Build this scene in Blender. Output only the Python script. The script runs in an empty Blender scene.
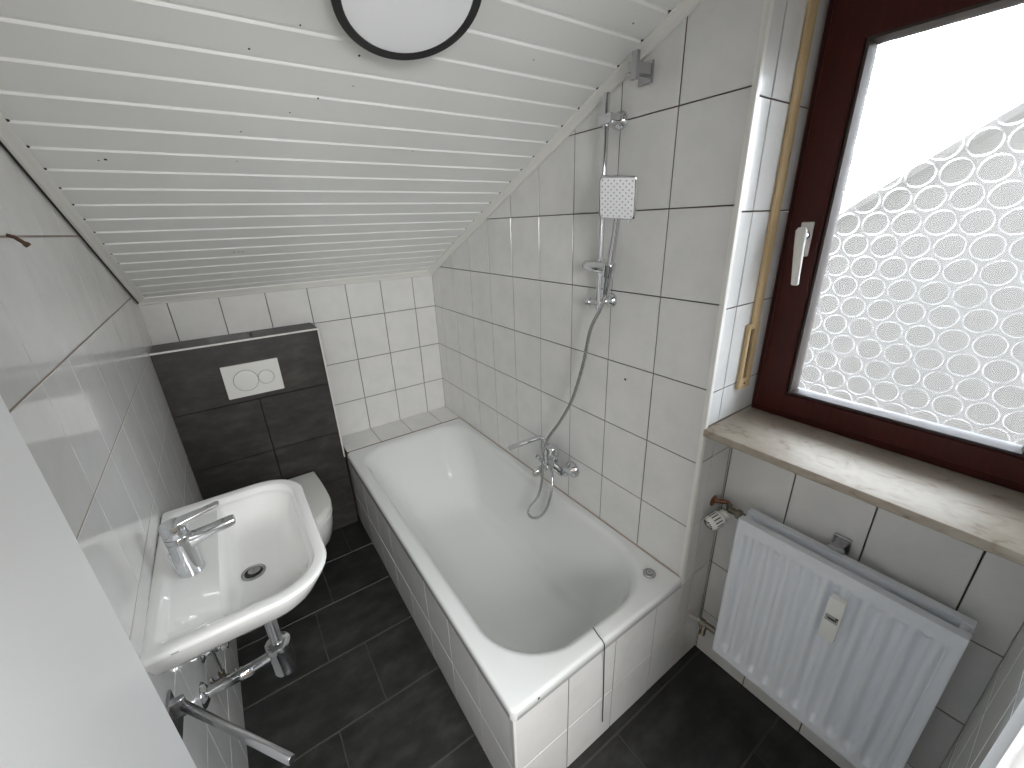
import bpy, bmesh, math, random
from mathutils import Vector, Matrix
random.seed(7)
S = bpy.context.scene
C = S.collection
PI = math.pi

# ------------------------------------------------------------------ materials
def mat(name):
    m = bpy.data.materials.new(name); m.use_nodes = True
    nt = m.node_tree
    return m, nt, nt.nodes['Principled BSDF']

def simple(name, col, rough=.4, metal=0., coat=0., spec=.5, bump=0., bscale=60., emit=None):
    m, nt, b = mat(name)
    b.inputs['Base Color'].default_value = (*col, 1)
    b.inputs['Roughness'].default_value = rough
    b.inputs['Metallic'].default_value = metal
    b.inputs['Coat Weight'].default_value = coat
    b.inputs['Coat Roughness'].default_value = .05
    b.inputs['Specular IOR Level'].default_value = spec
    if bump:
        n = nt.nodes.new('ShaderNodeTexNoise'); n.inputs['Scale'].default_value = bscale
        tc = nt.nodes.new('ShaderNodeTexCoord'); nt.links.new(tc.outputs['Object'], n.inputs['Vector'])
        bp = nt.nodes.new('ShaderNodeBump'); bp.inputs['Strength'].default_value = bump; bp.inputs['Distance'].default_value = .002
        nt.links.new(n.outputs['Fac'], bp.inputs['Height']); nt.links.new(bp.outputs['Normal'], b.inputs['Normal'])
    return m

def mottled(name, stops, scale=6., rough=.25, detail=6., stretch=(1, 1, 1), bump=.0, distort=0., coat=0., bscale=None, spec=.5):
    """noise-driven colour; stops = [(pos, rgb), ...]"""
    m, nt, b = mat(name)
    tc = nt.nodes.new('ShaderNodeTexCoord')
    mp = nt.nodes.new('ShaderNodeMapping'); mp.inputs['Scale'].default_value = stretch
    nt.links.new(tc.outputs['Object'], mp.inputs['Vector'])
    n = nt.nodes.new('ShaderNodeTexNoise'); n.inputs['Scale'].default_value = scale
    n.inputs['Detail'].default_value = detail; n.inputs['Distortion'].default_value = distort
    n.inputs['Roughness'].default_value = .6
    nt.links.new(mp.outputs['Vector'], n.inputs['Vector'])
    r = nt.nodes.new('ShaderNodeValToRGB')
    e = r.color_ramp.elements
    while len(e) < len(stops): e.new(.5)
    for i, (p, c) in enumerate(stops):
        e[i].position = p; e[i].color = (*c, 1)
    nt.links.new(n.outputs['Fac'], r.inputs['Fac']); nt.links.new(r.outputs['Color'], b.inputs['Base Color'])
    b.inputs['Roughness'].default_value = rough
    b.inputs['Coat Weight'].default_value = coat
    b.inputs['Specular IOR Level'].default_value = spec
    if bump:
        n2 = nt.nodes.new('ShaderNodeTexNoise'); n2.inputs['Scale'].default_value = bscale or scale * 4
        n2.inputs['Detail'].default_value = 4
        nt.links.new(mp.outputs['Vector'], n2.inputs['Vector'])
        bp = nt.nodes.new('ShaderNodeBump'); bp.inputs['Strength'].default_value = bump; bp.inputs['Distance'].default_value = .002
        nt.links.new(n2.outputs['Fac'], bp.inputs['Height']); nt.links.new(bp.outputs['Normal'], b.inputs['Normal'])
    return m

M = {}
M['tile'] = mottled('glazed_tile', [(.3, (.715, .715, .695)), (.55, (.765, .76, .745)), (.75, (.80, .783, .768))], scale=9, rough=.10, bump=.12, bscale=14, spec=.5)
M['tile_left'] = mottled('glazed_tile_polished', [(.3, (.715, .715, .695)), (.55, (.765, .76, .745)), (.75, (.80, .783, .768))], scale=9, rough=.07, bump=.03, bscale=8, spec=.7)
M['tile_white'] = mottled('white_reveal_tile', [(.3, (.72, .72, .71)), (.6, (.78, .775, .76))], scale=12, rough=.14, bump=.06, bscale=14)
M['grout'] = simple('brown_grout', (.24, .165, .125), .8)
M['grout_left'] = simple('pale_grout', (.56, .54, .51), .6)
M['grout_apron'] = simple('light_grout', (.48, .46, .43), .7)
M['grout_dark'] = simple('brown_grout_strip', (.26, .20, .16), .7)
M['slate'] = mottled('slate_tile', [(.28, (.008, .008, .0075)), (.5, (.021, .021, .020)), (.72, (.046, .046, .043))], scale=7, rough=.38, stretch=(1.3, 2.0, 1), detail=10, bump=.18, bscale=60)
M['slate_wall'] = mottled('slate_wall_tile', [(.28, (.018, .0165, .015)), (.5, (.037, .034, .031)), (.75, (.078, .069, .062))], scale=8, rough=.45, stretch=(1, 1, 2.4), detail=9, bump=.2, bscale=60)
M['slate_grout'] = simple('grey_grout', (.045, .042, .039), .8)
M['board'] = simple('white_board', (.79, .797, .775), .32, bump=.08, bscale=4)
M['board_groove_lit'] = simple('white_board_groove_lit', (.87, .875, .86), .35)  # lighter than the boards: groove highlight put into the colour
M['paint'] = simple('white_paint', (.78, .78, .76), .45)
M['door_paint'] = simple('white_door_lacquer', (.90, .91, .92), .4)
M['trimw'] = simple('white_plastic_trim', (.80, .79, .75), .3)
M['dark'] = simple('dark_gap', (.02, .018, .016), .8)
M['knot'] = simple('nail_hole_dark', (.035, .03, .025), .8)
M['ceramic'] = simple('white_ceramic', (.80, .795, .78), .06, coat=.3)
M['enamel'] = simple('white_enamel', (.77, .78, .77), .12, coat=.4)
M['chrome'] = simple('chrome', (.72, .73, .75), .07, 1.)
M['chrome_dull'] = simple('brushed_chrome', (.50, .50, .51), .26, 1.)
M['hose'] = simple('metal_hose', (.55, .55, .54), .25, 1.)
M['black'] = simple('black_plastic', (.012, .012, .012), .35)
M['diff'] = simple('opal_diffuser', (.93, .94, .96), .35)
M['plate'] = simple('white_plastic', (.85, .85, .82), .25)
M['lineg'] = simple('grey_line', (.30, .30, .29), .5)
M['radw'] = simple('radiator_enamel', (.80, .83, .88), .32)
M['radin'] = simple('convector_metal', (.16, .16, .16), .5, .3)
M['brass'] = simple('aged_brass', (.25, .22, .17), .34, 1.)
M['copper'] = simple('copper_pipe', (.33, .16, .10), .35, 1.)
M['wood'] = mottled('pale_wood', [(.3, (.46, .33, .17)), (.6, (.58, .43, .24)), (.8, (.66, .50, .29))], scale=5, rough=.5, stretch=(30, 30, 1.2))
M['mahog'] = mottled('mahogany_stain', [(.3, (.034, .006, .004)), (.55, (.050, .008, .0055)), (.8, (.066, .011, .008))], scale=5, rough=.38, stretch=(16, 16, 1.5), spec=.22)
M['bead'] = simple('grey_brown_bead', (.05, .039, .034), .5, spec=.2)
M['handle'] = simple('handle_white', (.72, .71, .67), .3)
M['rust'] = simple('rusty_screw', (.10, .055, .035), .7, .3)
M['hallw'] = simple('hall_paint', (.62, .60, .56), .8)
M['hallf'] = simple('hall_floor', (.20, .16, .12), .5)
M['screen'] = simple('grey_display', (.42, .43, .40), .3)
M['spray'] = simple('spray_face', (.84, .84, .86), .3)
M['nozzle'] = simple('nozzle_grey', (.36, .36, .37), .5)
M['roof'] = mottled('weathered_roof', [(.3, (.0225, .0198, .0166)), (.6, (.0255, .0222, .0187)), (.8, (.0285, .0250, .0212))], scale=2, rough=.8)
M['render'] = simple('facade_render', (.0275, .0243, .0205), .9)

# marble sill
def marble():
    m, nt, b = mat('beige_marble')
    tc = nt.nodes.new('ShaderNodeTexCoord')
    mp = nt.nodes.new('ShaderNodeMapping'); mp.inputs['Scale'].default_value = (11, 7, 11)
    mp.inputs['Rotation'].default_value = (0, 0, .35)
    nt.links.new(tc.outputs['Object'], mp.inputs['Vector'])
    n = nt.nodes.new('ShaderNodeTexNoise'); n.inputs['Scale'].default_value = 2.2; n.inputs['Detail'].default_value = 10; n.inputs['Distortion'].default_value = 1.6
    nt.links.new(mp.outputs['Vector'], n.inputs['Vector'])
    r = nt.nodes.new('ShaderNodeValToRGB'); e = r.color_ramp.elements
    for _ in range(2): e.new(.5)
    for i, (p, c) in enumerate([(.30, (.27, .22, .17)), (.40, (.37, .32, .26)), (.52, (.40, .35, .29)), (.72, (.43, .38, .32))]):
        e[i].position = p; e[i].color = (*c, 1)
    nt.links.new(n.outputs['Fac'], r.inputs['Fac']); nt.links.new(r.outputs['Color'], b.inputs['Base Color'])
    b.inputs['Roughness'].default_value = .45
    b.inputs['Specular IOR Level'].default_value = .15
    return m
M['marble'] = marble()

# bullseye glass: part clear, part refracting
def glass():
    m = bpy.data.materials.new('bullseye_glass'); m.use_nodes = True
    nt = m.node_tree; nt.nodes.clear()
    out = nt.nodes.new('ShaderNodeOutputMaterial')
    g = nt.nodes.new('ShaderNodeBsdfGlass'); g.inputs['IOR'].default_value = 1.5; g.inputs['Roughness'].default_value = .02
    g.inputs['Color'].default_value = (.97, .98, 1, 1)
    t = nt.nodes.new('ShaderNodeBsdfTransparent'); t.inputs['Color'].default_value = (.97, .98, 1, 1)
    mx = nt.nodes.new('ShaderNodeMixShader'); mx.inputs['Fac'].default_value = .40
    nt.links.new(t.outputs[0], mx.inputs[1]); nt.links.new(g.outputs[0], mx.inputs[2]); nt.links.new(mx.outputs[0], out.inputs['Surface'])
    return m
M['glass'] = glass()
def glass_ring(name, f):
    m = glass(); m.name = name; nt = m.node_tree
    out = [n for n in nt.nodes if n.type == 'OUTPUT_MATERIAL'][0]; mx = [n for n in nt.nodes if n.type == 'MIX_SHADER'][0]
    tr_ = nt.nodes.new('ShaderNodeBsdfTranslucent'); tr_.inputs['Color'].default_value = (.95, .97, 1, 1)
    m2 = nt.nodes.new('ShaderNodeMixShader'); m2.inputs['Fac'].default_value = f
    nt.links.new(mx.outputs[0], m2.inputs[1]); nt.links.new(tr_.outputs[0], m2.inputs[2]); nt.links.new(m2.outputs[0], out.inputs['Surface'])
    return m
M['glass_ring'] = glass_ring('bullseye_ring_glass', .13)
M['glass_gap'] = glass_ring('bullseye_gap_glass', .009)

# ------------------------------------------------------------------ mesh helpers
class MB:
    def __init__(s): s.v = []; s.f = []; s.m = []
    def face(s, idx, mi=0): s.f.append(tuple(idx)); s.m.append(mi)
    def quad(s, a, b, c, d, mi=0):
        n = len(s.v); s.v += [tuple(a), tuple(b), tuple(c), tuple(d)]; s.face((n, n+1, n+2, n+3), mi)
    def box(s, x0, x1, y0, y1, z0, z1, mi=0):
        n = len(s.v)
        s.v += [(x, y, z) for z in (z0, z1) for y in (y0, y1) for x in (x0, x1)]
        for q in ((0, 2, 3, 1), (4, 5, 7, 6), (0, 1, 5, 4), (2, 6, 7, 3), (0, 4, 6, 2), (1, 3, 7, 5)):
            s.face([n+i for i in q], mi)
    def bbox(s, x0, x1, y0, y1, z0, z1, r=.003, seg=2, mi=0, mtx=None):
        bm = bmesh.new(); bmesh.ops.create_cube(bm, size=1)
        for v in bm.verts:
            v.co = Vector(((x0+x1)/2+v.co.x*(x1-x0), (y0+y1)/2+v.co.y*(y1-y0), (z0+z1)/2+v.co.z*(z1-z0)))
        bmesh.ops.bevel(bm, geom=bm.edges[:], offset=r, segments=seg, affect='EDGES', profile=.5)
        s.add_bm(bm, mi, mtx)
    def add_bm(s, bm, mi=0, mtx=None):
        n = len(s.v); bm.verts.index_update()
        for v in bm.verts: s.v.append(tuple(mtx @ v.co if mtx else v.co))
        for f in bm.faces: s.face([n+v.index for v in f.verts], mi)
        bm.free()
    def loft(s, rings, cap0=True, cap1=True, mi=0, closed=True):
        n0 = len(s.v); k = len(rings[0])
        for r in rings: s.v += [tuple(p) for p in r]
        for i in range(len(rings)-1):
            for j in range(k if closed else k-1):
                a = n0+i*k+j; b = n0+i*k+(j+1) % k
                s.face((a, b, b+k, a+k), mi)
        if cap0: s.face([n0+j for j in range(k)][::-1], mi)
        if cap1: s.face([n0+(len(rings)-1)*k+j for j in range(k)], mi)
    def tube(s, pts, rad, n=12, mi=0, caps=True, flat=None):
        pts = [Vector(p) for p in pts]
        if not isinstance(rad, (list, tuple)): rad = [rad]*len(pts)
        rings = []; up = None
        for i, p in enumerate(pts):
            t = (pts[min(i+1, len(pts)-1)]-pts[max(i-1, 0)]).normalized()
            if up is None:
                up = Vector((0, 0, 1)) if abs(t.z) < .9 else Vector((0, 1, 0))
            u = (up-t*up.dot(t)).normalized(); w = t.cross(u); up = u
            ru, rw = (rad[i], rad[i]) if flat is None else (rad[i]*flat, rad[i])
            rings.append([p+u*math.cos(2*PI*j/n)*ru+w*math.sin(2*PI*j/n)*rw for j in range(n)])
        s.loft(rings, caps, caps, mi)
    def lathe(s, prof, origin=(0, 0, 0), axis=(0, 0, 1), n=32, mi=0):
        """prof = [(radius, height)]"""
        a = Vector(axis).normalized(); q = Vector((0, 0, 1)).rotation_difference(a)
        o = Vector(origin)
        rings = [[o+q @ Vector((max(r, 1e-5)*math.cos(2*PI*j/n), max(r, 1e-5)*math.sin(2*PI*j/n), h)) for j in range(n)] for r, h in prof]
        s.loft(rings, True, True, mi)
    def build(s, name, mats, parent=None, smooth=None, weld=False):
        me = bpy.data.meshes.new(name); me.from_pydata(s.v, [], s.f)
        if not isinstance(mats, (list, tuple)): mats = [mats]
        for m in mats: me.materials.append(m)
        me.polygons.foreach_set('material_index', s.m)
        bm = bmesh.new(); bm.from_mesh(me)
        if weld: bmesh.ops.remove_doubles(bm, verts=bm.verts[:], dist=1e-5)
        bmesh.ops.recalc_face_normals(bm, faces=bm.faces[:])
        bm.to_mesh(me); bm.free()
        if smooth is not None:
            me.polygons.foreach_set('use_smooth', [True]*len(me.polygons))
            me.set_sharp_from_angle(angle=math.radians(smooth))
        me.update()
        o = bpy.data.objects.new(name, me); C.objects.link(o)
        if parent is not None:
            o.parent = parent
            o.matrix_parent_inverse = parent.matrix_basis.inverted()
        return o

def thing(name, label, cat, loc=(0, 0, 0), group=None):
    o = bpy.data.objects.new(name, None); C.objects.link(o); o.location = loc
    o.empty_display_size = .05
    o['label'] = label; o['category'] = cat
    if group: o['group'] = group
    return o
def tag(o, label, cat, group=None):
    o['label'] = label; o['category'] = cat
    if group: o['group'] = group
    return o
def struct(o): o['kind'] = 'structure'; return o

def rrect(x0, x1, y0, y1, r, z, n=8):
    """rounded rectangle ring; r = (r at x0y0, x1y0, x1y1, x0y1)"""
    if not isinstance(r, (list, tuple)): r = (r,)*4
    out = []
    for (cx, cy, a0, rr) in ((x0+r[0], y0+r[0], PI, r[0]), (x1-r[1], y0+r[1], 1.5*PI, r[1]), (x1-r[2], y1-r[2], 0, r[2]), (x0+r[3], y1-r[3], .5*PI, r[3])):
        for i in range(n+1):
            a = a0+i/n*PI/2
            out.append(Vector((cx+math.cos(a)*rr, cy+math.sin(a)*rr, z)))
    return out

def smooth_path(pts, k=6):
    P = [Vector(p) for p in pts]; out = []
    for i in range(len(P)-1):
        p0 = P[max(i-1, 0)]; p1 = P[i]; p2 = P[i+1]; p3 = P[min(i+2, len(P)-1)]
        for j in range(k):
            t = j/k
            out.append(.5*((2*p1)+(p2-p0)*t+(2*p0-5*p1+4*p2-p3)*t*t+(3*p1-p0-3*p2+p3)*t**3))
    out.append(P[-1]); return out

def breaks(lo, hi, base, step):
    """joint positions between lo and hi"""
    k = math.ceil((lo+.004-base)/step); out = [lo]
    while base+k*step < hi-.004:
        out.append(base+k*step); k += 1
    return out+[hi]

def tile_face(mb, P, us, vs, g=.003, bev=.0014, mi_t=1, mi_g=0, wob=.0004, skip=None, gu=None):
    """tiles standing proud of a grout plane.  P(u, v, d) -> point, d = distance towards the room"""
    mb.quad(P(us[0], vs[0], -.0016), P(us[-1], vs[0], -.0016), P(us[-1], vs[-1], -.0016), P(us[0], vs[-1], -.0016), mi_g)
    h = g/2; hu = h if gu is None else gu/2; bu = bev if gu is None else gu*.4
    for a in range(len(us)-1):
        for b in range(len(vs)-1):
            if skip and skip((us[a]+us[a+1])/2, (vs[b]+vs[b+1])/2): continue
            u0, u1, v0, v1 = us[a]+hu, us[a+1]-hu, vs[b]+h, vs[b+1]-h
            if a == 0: u0 = us[0]
            if a == len(us)-2: u1 = us[-1]
            n = len(mb.v)
            mb.v += [tuple(P(u, v, -.0016)) for u, v in ((u0, v0), (u1, v0), (u1, v1), (u0, v1))]
            w = [random.uniform(-wob, wob) for _ in range(3)]; w.append(w[0]+w[2]-w[1])
            mb.v += [tuple(P(u, v, d)) for (u, v), d in zip(((u0+bu, v0+bev), (u1-bu, v0+bev), (u1-bu, v1-bev), (u0+bu, v1-bev)), w)]
            mb.face((n+4, n+5, n+6, n+7), mi_t)
            for i in range(4):
                j = (i+1) % 4; mb.face((n+i, n+j, n+4+j, n+4+i), mi_t)

# ------------------------------------------------------------------ the room
SL = .4414                     # roof slope dz/dy
ZC = 1.46                      # ceiling height at the low back wall
YE = -1.924                    # tub end / reveal plane
YF = -2.625                    # front wall
XW = .19                       # wall under the window
H0, TH, TW = .2152, .256, .203  # tile joints
xl = lambda y: -1.457-.015*y   # left wall, slightly out of square
zs = breaks(0, 2.72, H0, TH)

# walls: slab + tiled face
def wall_slab(mb, x0, x1, y0, y1, z0=0, z1=2.72, mi=0): mb.box(x0, x1, y0, y1, z0, z1, mi)

mb = MB(); wall_slab(mb, -1.6, .12, .0016, .12, 0, 1.62)
tile_face(mb, lambda u, v, d: (u, -d, v), breaks(-1.46, 0, -.1368, TW), breaks(0, 1.60, H0, TH))
struct(mb.build('wall_back', [M['grout'], M['tile']]))

mb = MB(); wall_slab(mb, .0016, .12, YE+.003, .1)
tile_face(mb, lambda u, v, d: (-d, u, v), breaks(YE, 0, YE, TW), zs)
struct(mb.build('wall_right', [M['grout'], M['tile']]))

# left wall (prism with a slight angle)
mb = MB()
a, b = (xl(.1), .1), (xl(YF-.1), YF-.1)
off = -.0016
n = len(mb.v)
mb.v += [(a[0]+off, a[1], 0), (b[0]+off, b[1], 0), (b[0]-.15, b[1], 0), (a[0]-.15, a[1], 0), (a[0]+off, a[1], 2.75), (b[0]+off, b[1], 2.75), (b[0]-.15, b[1], 2.75), (a[0]-.15, a[1], 2.75)]
for q in ((0, 1, 2, 3), (4, 7, 6, 5), (0, 4, 5, 1), (1, 5, 6, 2), (2, 6, 7, 3), (3, 7, 4, 0)): mb.face([n+i for i in q], 0)
zl = [0, .24, .49, .745, .995, 1.243, 1.487, 1.737, 1.99, 2.24, 2.72]
tile_face(mb, lambda u, v, d: (xl(u)+d, u, v), breaks(YF, 0, -.06, .2), zl, g=.003, wob=.00015, gu=.0014)
for z in zl[1:-1]: mb.quad((xl(YF)-.0008, YF, z-.0017), (xl(0)-.0008, 0, z-.0017), (xl(0)-.0008, 0, z+.0017), (xl(YF)-.0008, YF, z+.0017), 2)
struct(mb.build('wall_left', [M['grout_left'], M['tile_left'], M['grout_dark']]))

# wall under / around the window, return (reveal) wall, wall above
mb = MB()
mb.box(XW+.0016, .42, YF-.1, YE+.1, 0, 1.089)
tile_face(mb, lambda u, v, d: (XW-d, u, v), breaks(YF, YE, -2.1295, .2), breaks(0, 1.089, .2192, .254))
struct(mb.build('wall_window', [M['grout'], M['tile']]))
mb = MB()
mb.box(.004, .42, YE+.0016, YE+.1, 0, 2.72)          # return wall, faces the camera
us = [.012, .08, XW]
tile_face(mb, lambda u, v, d: (u, YE-d, v), us, breaks(0, 1.0895, .2152, .256), mi_t=1)
tile_face(mb, lambda u, v, d: (u, YE-d, v), [.012, .08, .285], breaks(1.114, 2.60, 1.228, .2535), mi_t=2)
struct(mb.build('wall_reveal', [M['grout'], M['tile'], M['tile_white']]))
mb = MB(); mb.box(.10, .42, YF-.1, YE+.1, 2.24, 2.75)
struct(mb.build('wall_lintel', M['paint']))

# front wall with the doorway the picture is taken from
DX0, DX1 = -1.385, -.54
mb = MB()
mb.box(-1.6, DX0, YF-.12, YF-.0016, 0, 2.75); mb.box(DX1, .42, YF-.12, YF-.0016, 0, 2.75); mb.box(DX0, DX1, YF-.12, YF-.0016, 2.03, 2.75)
tile_face(mb, lambda u, v, d: (u, YF+d, v), breaks(DX1, XW, -.01, .2), breaks(0, 2.72, .2152, .256))
struct(mb.build('wall_front', [M['grout'], M['tile']]))
# dim hall behind the doorway
mb = MB()
mb.box(-2.4, -2.3, -4.6, YF-.12, 0, 2.5); mb.box(.5, .6, -4.6, YF-.12, 0, 2.5); mb.box(-2.4, .6, -4.7, -4.6, 0, 2.5); mb.box(-2.4, .6, -4.7, YF-.12, 2.5, 2.6)
mb.box(-2.4, -1.6, YF-.12, YF-.06, 0, 2.6)
struct(mb.build('wall_hall', M['hallw']))
mb = MB(); mb.box(-2.4, .6, -4.7, YF-.06, -.06, 0.0); struct(mb.build('floor_hall', M['hallf']))

# floor: slate tiles 60 x 30
mb = MB()
mb.box(-1.6, .42, YF-.06, .12, -.06, -.0022, 0)
rows = [(-2.70, -2.2645, .005), (-2.2645, -1.952, -.33), (-1.952, -1.652, -.073), (-1.652, -1.3505, -.55), (-1.3505, -1.053, -.972), (-1.053, -.7505, -1.123), (-.7505, -.45, -1.037), (-.45, -.15, -.87), (-.15, .1, -1.1)]
for (y0, y1, xo) in rows:
    y0 = max(y0, YF-.06)
    tile_face(mb, lambda u, v, d: (u, v, d), breaks(-1.6, XW+.05, xo, .6025), [y0+.0015, y1-.0015], g=.003, bev=.001, wob=.0001)
fl = mb.build('floor', [simple('floor_grout', (.075, .07, .063), .8), M['slate']]); struct(fl)

# sloped boarded ceiling (real grooves)
mb = MB()
prof = []          # (y, depth above the face)
y = YF-.05; ys = sorted([-.405-.0807*k for k in range(-4, 28)])
prof.append((YF-.05, 0))
for yk in ys:
    if yk < YF-.03 or yk > -.03: continue
    prof += [(yk-.0060, 0), (yk-.0048, .0035), (yk+.0038, .0045), (yk+.0060, 0)]
prof.append((.005, 0))
x0, x1 = -1.62, .13
def cp(x, yy, h): return (x, yy, ZC-SL*yy+h)
n = len(mb.v)
for (yy, h) in prof: mb.v += [cp(x0, yy, h), cp(x1, yy, h)]
for i in range(len(prof)-1):
    grv = prof[i][1] > 0 or prof[i+1][1] > 0
    mb.face((n+2*i, n+2*i+1, n+2*i+3, n+2*i+2), 1 if grv else 0)
mb.quad(cp(x0, YF-.05, .06), cp(x1, YF-.05, .06), cp(x1, .005, .06), cp(x0, .005, .06), 0)
for xx in (x0, x1): mb.quad(cp(xx, YF-.05, 0), cp(xx, .005, 0), cp(xx, .005, .06), cp(xx, YF-.05, .06), 0)
mb.quad(cp(x0, .005, 0), cp(x1, .005, 0), cp(x1, .005, .06), cp(x0, .005, .06)); mb.quad(cp(x0, YF-.05, 0), cp(x1, YF-.05, 0), cp(x1, YF-.05, .06), cp(x0, YF-.05, .06))
ceil = struct(mb.build('ceiling', [M['board'], M['board_groove_lit']]))
# small nail holes in the boards
mb = MB(); nrm = Vector((0, -SL, -1)).normalized()
for (x, yy, r) in [(-.966, -1.393, .0022), (-.823, -1.287, .0022), (-.883, -1.232, .0018), (-.992, -1.151, .0018), (-1.007, -1.032, .0016), (-.116, -1.648, .0024), (-.752, -1.422, .0028), (-.749, -1.338, .0016), (-.876, -1.465, .0018), (-1.286, -1.017, .0035), (-1.30, -1.012, .002), (-.32, -1.50, .0016), (-.52, -1.12, .0015), (-.40, -.93, .0014)]:
    o_ = Vector(cp(x, yy, 0))
    mb.lathe([(r, -.001), (r, .0006), (r*.6, .0009)], o_, nrm, 8)
for xx in (-1.05, -1.035, -1.02): mb.lathe([(.003, -.001), (.003, .0006), (.002, .0008)], Vector(cp(xx, -.447, 0)), nrm, 6)
nh = mb.build('nail_holes', M['knot'], ceil)

# cover mouldings along the ceiling edges
def moulding(name, A, B, inn, down, w, drop):
    """quarter-round strip from A to B; inn = direction into the ceiling, down = direction down the wall"""
    mb = MB(); A, B, inn, down = Vector(A), Vector(B), Vector(inn).normalized(), Vector(down).normalized()
    sec = [(0, 0), (w, 0), (w, drop*.22), (w*.86, drop*.36), (w*.55, drop*.62), (w*.38, drop*.86), (w*.34, drop), (0, drop)]
    mb.loft([[P+inn*a+down*b for a, b in sec] for P in (A, B)])
    o = mb.build(name, M['trimw']); struct(o); return o
e = .001
t1 = moulding('trim_1', cp(-e, -.0, 0), cp(-e, YF, 0), (-1, 0, 0), nrm, .037, .020)
t2 = moulding('trim_2', cp(xl(0)+e, 0, 0), cp(xl(YF)+e, YF, 0), (1, 0, 0), nrm, .032, .016)
t3 = moulding('trim_3', cp(-1.457, -e, 0), cp(0, -e, 0), (0, -1, SL), (0, 0, -1), .030, .026)
for t, side in ((t1, 1), (t2, -1)):
    mb = MB()
    for yk in ys:
        if yk > -.36 or yk < YF+.05: continue
        xx = -.0385 if side > 0 else xl(yk)+.034
        mb.lathe([(.0036, -.0012), (.0036, .001)], cp(xx, yk, .001), nrm, 8)
    mb.build('groove_gap', M['knot'], t)
# dark joint between left moulding and the tiles
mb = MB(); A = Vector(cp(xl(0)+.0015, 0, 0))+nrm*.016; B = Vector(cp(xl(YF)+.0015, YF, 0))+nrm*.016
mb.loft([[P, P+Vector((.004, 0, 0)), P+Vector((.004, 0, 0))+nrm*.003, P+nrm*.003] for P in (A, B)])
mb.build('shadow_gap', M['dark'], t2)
# corner profile between shower wall and reveal
mb = MB()
mb.loft([[Vector((x, y, z)) for x, y in ((-.0035, YE+.008), (-.0035, YE-.001), (-.001, YE-.0045), (.004, YE-.0055), (.012, YE-.0055), (.012, YE+.004), (.002, YE+.01))] for z in (.475, 2.6)])
struct(mb.build('trim_4', M['trimw'], smooth=40))

# ------------------------------------------------------------------ cistern wall (dark tiles)
CY, CX, CZ = -.195, -.760, 1.248
mb = MB()
mb.box(-1.4562, CX-.0016, CY+.0016, -.0005, 0, CZ-.0016, 0)
tile_face(mb, lambda u, v, d: (u, CY-d, v), [-1.455, CX-.004], [.94, CZ-.004], bev=.001)
tile_face(mb, lambda u, v, d: (u, CY-d, v), [-1.455, -1.10, CX-.004], [.04, .34, .64, .94], bev=.001)
tile_face(mb, lambda u, v, d: (CX+d, u, v), [CY+.004, -.0005], [.04, .34, .64, .94, CZ-.004], bev=.001)
tile_face(mb, lambda u, v, d: (u, v, CZ+d), [-1.455, -1.06, CX-.004], [CY+.006, -.0005], bev=.001)
cw = struct(mb.build('wall_cistern', [M['slate_grout'], M['slate_wall']]))
mb = MB()
mb.box(-1.4545, CX+.001, CY-.002, CY+.006, CZ-.006, CZ+.0015)
mb.box(CX-.006, CX+.0015, CY-.002, CY+.006, .47, CZ-.004)
mb.build('edge_trim', M['trimw'], cw)

# ------------------------------------------------------------------ tub surround
mb = MB()
TX = -.750
mb.box(TX+.004, -.004, -.2235, -.001, 0, .508)                # ledge core
tile_face(mb, lambda u, v, d: (u, v, .511+d), [TX+.002, -.543, -.34, -.1368, -.002], [-.2245, -.002])
mb.box(TX+.0016, TX+.03, YE+.03, -.2235, 0, .465)              # apron
ap_us = breaks(YE+.005, -.197, YE, TW)
tile_face(mb, lambda u, v, d: (TX-d, u, v), ap_us, [0, .2152, .468], mi_g=2, gu=.0016)
mb.box(TX+.0016, -.0, YE+.0016, YE+.03, 0, .465)                # end panel
tile_face(mb, lambda u, v, d: (u, YE-d, v), [TX+.006, -.546, -.339, -.13, .012], [0, .2152, .468])
ts = struct(mb.build('wall_tub', [M['grout'], M['tile'], M['grout_apron']]))
mb = MB()
mb.box(TX-.002, TX+.006, YE-.002, YE+.006, 0, .467)
mb.build('corner_profile', M['trimw'], ts)

# ------------------------------------------------------------------ bathtub
tub = thing('bathtub', 'white enamelled built-in bathtub along the tiled shower wall', 'bathtub', (-.38, -1.07, 0))
mb = MB()
X0, X1, Y0, Y1 = TX-.006, -.003, YE-.007, -.226
N = 14
def outer(d, z, r=.02): return rrect(X0+d, X1-d*.2, Y0+d, Y1-d*.2, (r, .004, .004, r), z, N)
def inner(x0, x1, y0, y1, r, z): return rrect(x0, x1, y0, y1, r, z, N)
rings = [outer(.004, .462), outer(.0, .466), outer(0, .4955), outer(.0015, .5015), outer(.0055, .5055), outer(.010, .5065), outer(.013, .5068), outer(.022, .5068)]
rings += [inner(-.716, -.030, -1.889, -.258, (.243, .232, .175, .175), .5068), inner(-.710, -.035, -1.884, -.264, (.238, .228, .17, .17), .5062),
          inner(-.703, -.042, -1.877, -.272, (.233, .223, .17, .17), .5035),
          inner(-.693, -.052, -1.866, -.286, (.225, .215, .17, .17), .494),
          inner(-.685, -.062, -1.855, -.308, (.215, .205, .17, .17), .470),
          inner(-.672, -.078, -1.836, -.365, (.20, .19, .18, .18), .40),
          inner(-.655, -.098, -1.806, -.455, (.18, .175, .18, .18), .28),
          inner(-.632, -.122, -1.772, -.535, (.16, .155, .14, .14), .165),
          inner(-.600, -.152, -1.735, -.605, (.13, .13, .13, .13), .115),
          inner(-.555, -.195, -1.690, -.665, (.10, .10, .10, .10), .096),
          inner(-.48, -.27, -1.60, -.78, (.07, .07, .07, .07), .090)]
mb.loft(rings, cap0=False, cap1=True)
mb.build('tub_shell', M['enamel'], tub, smooth=50)
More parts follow.
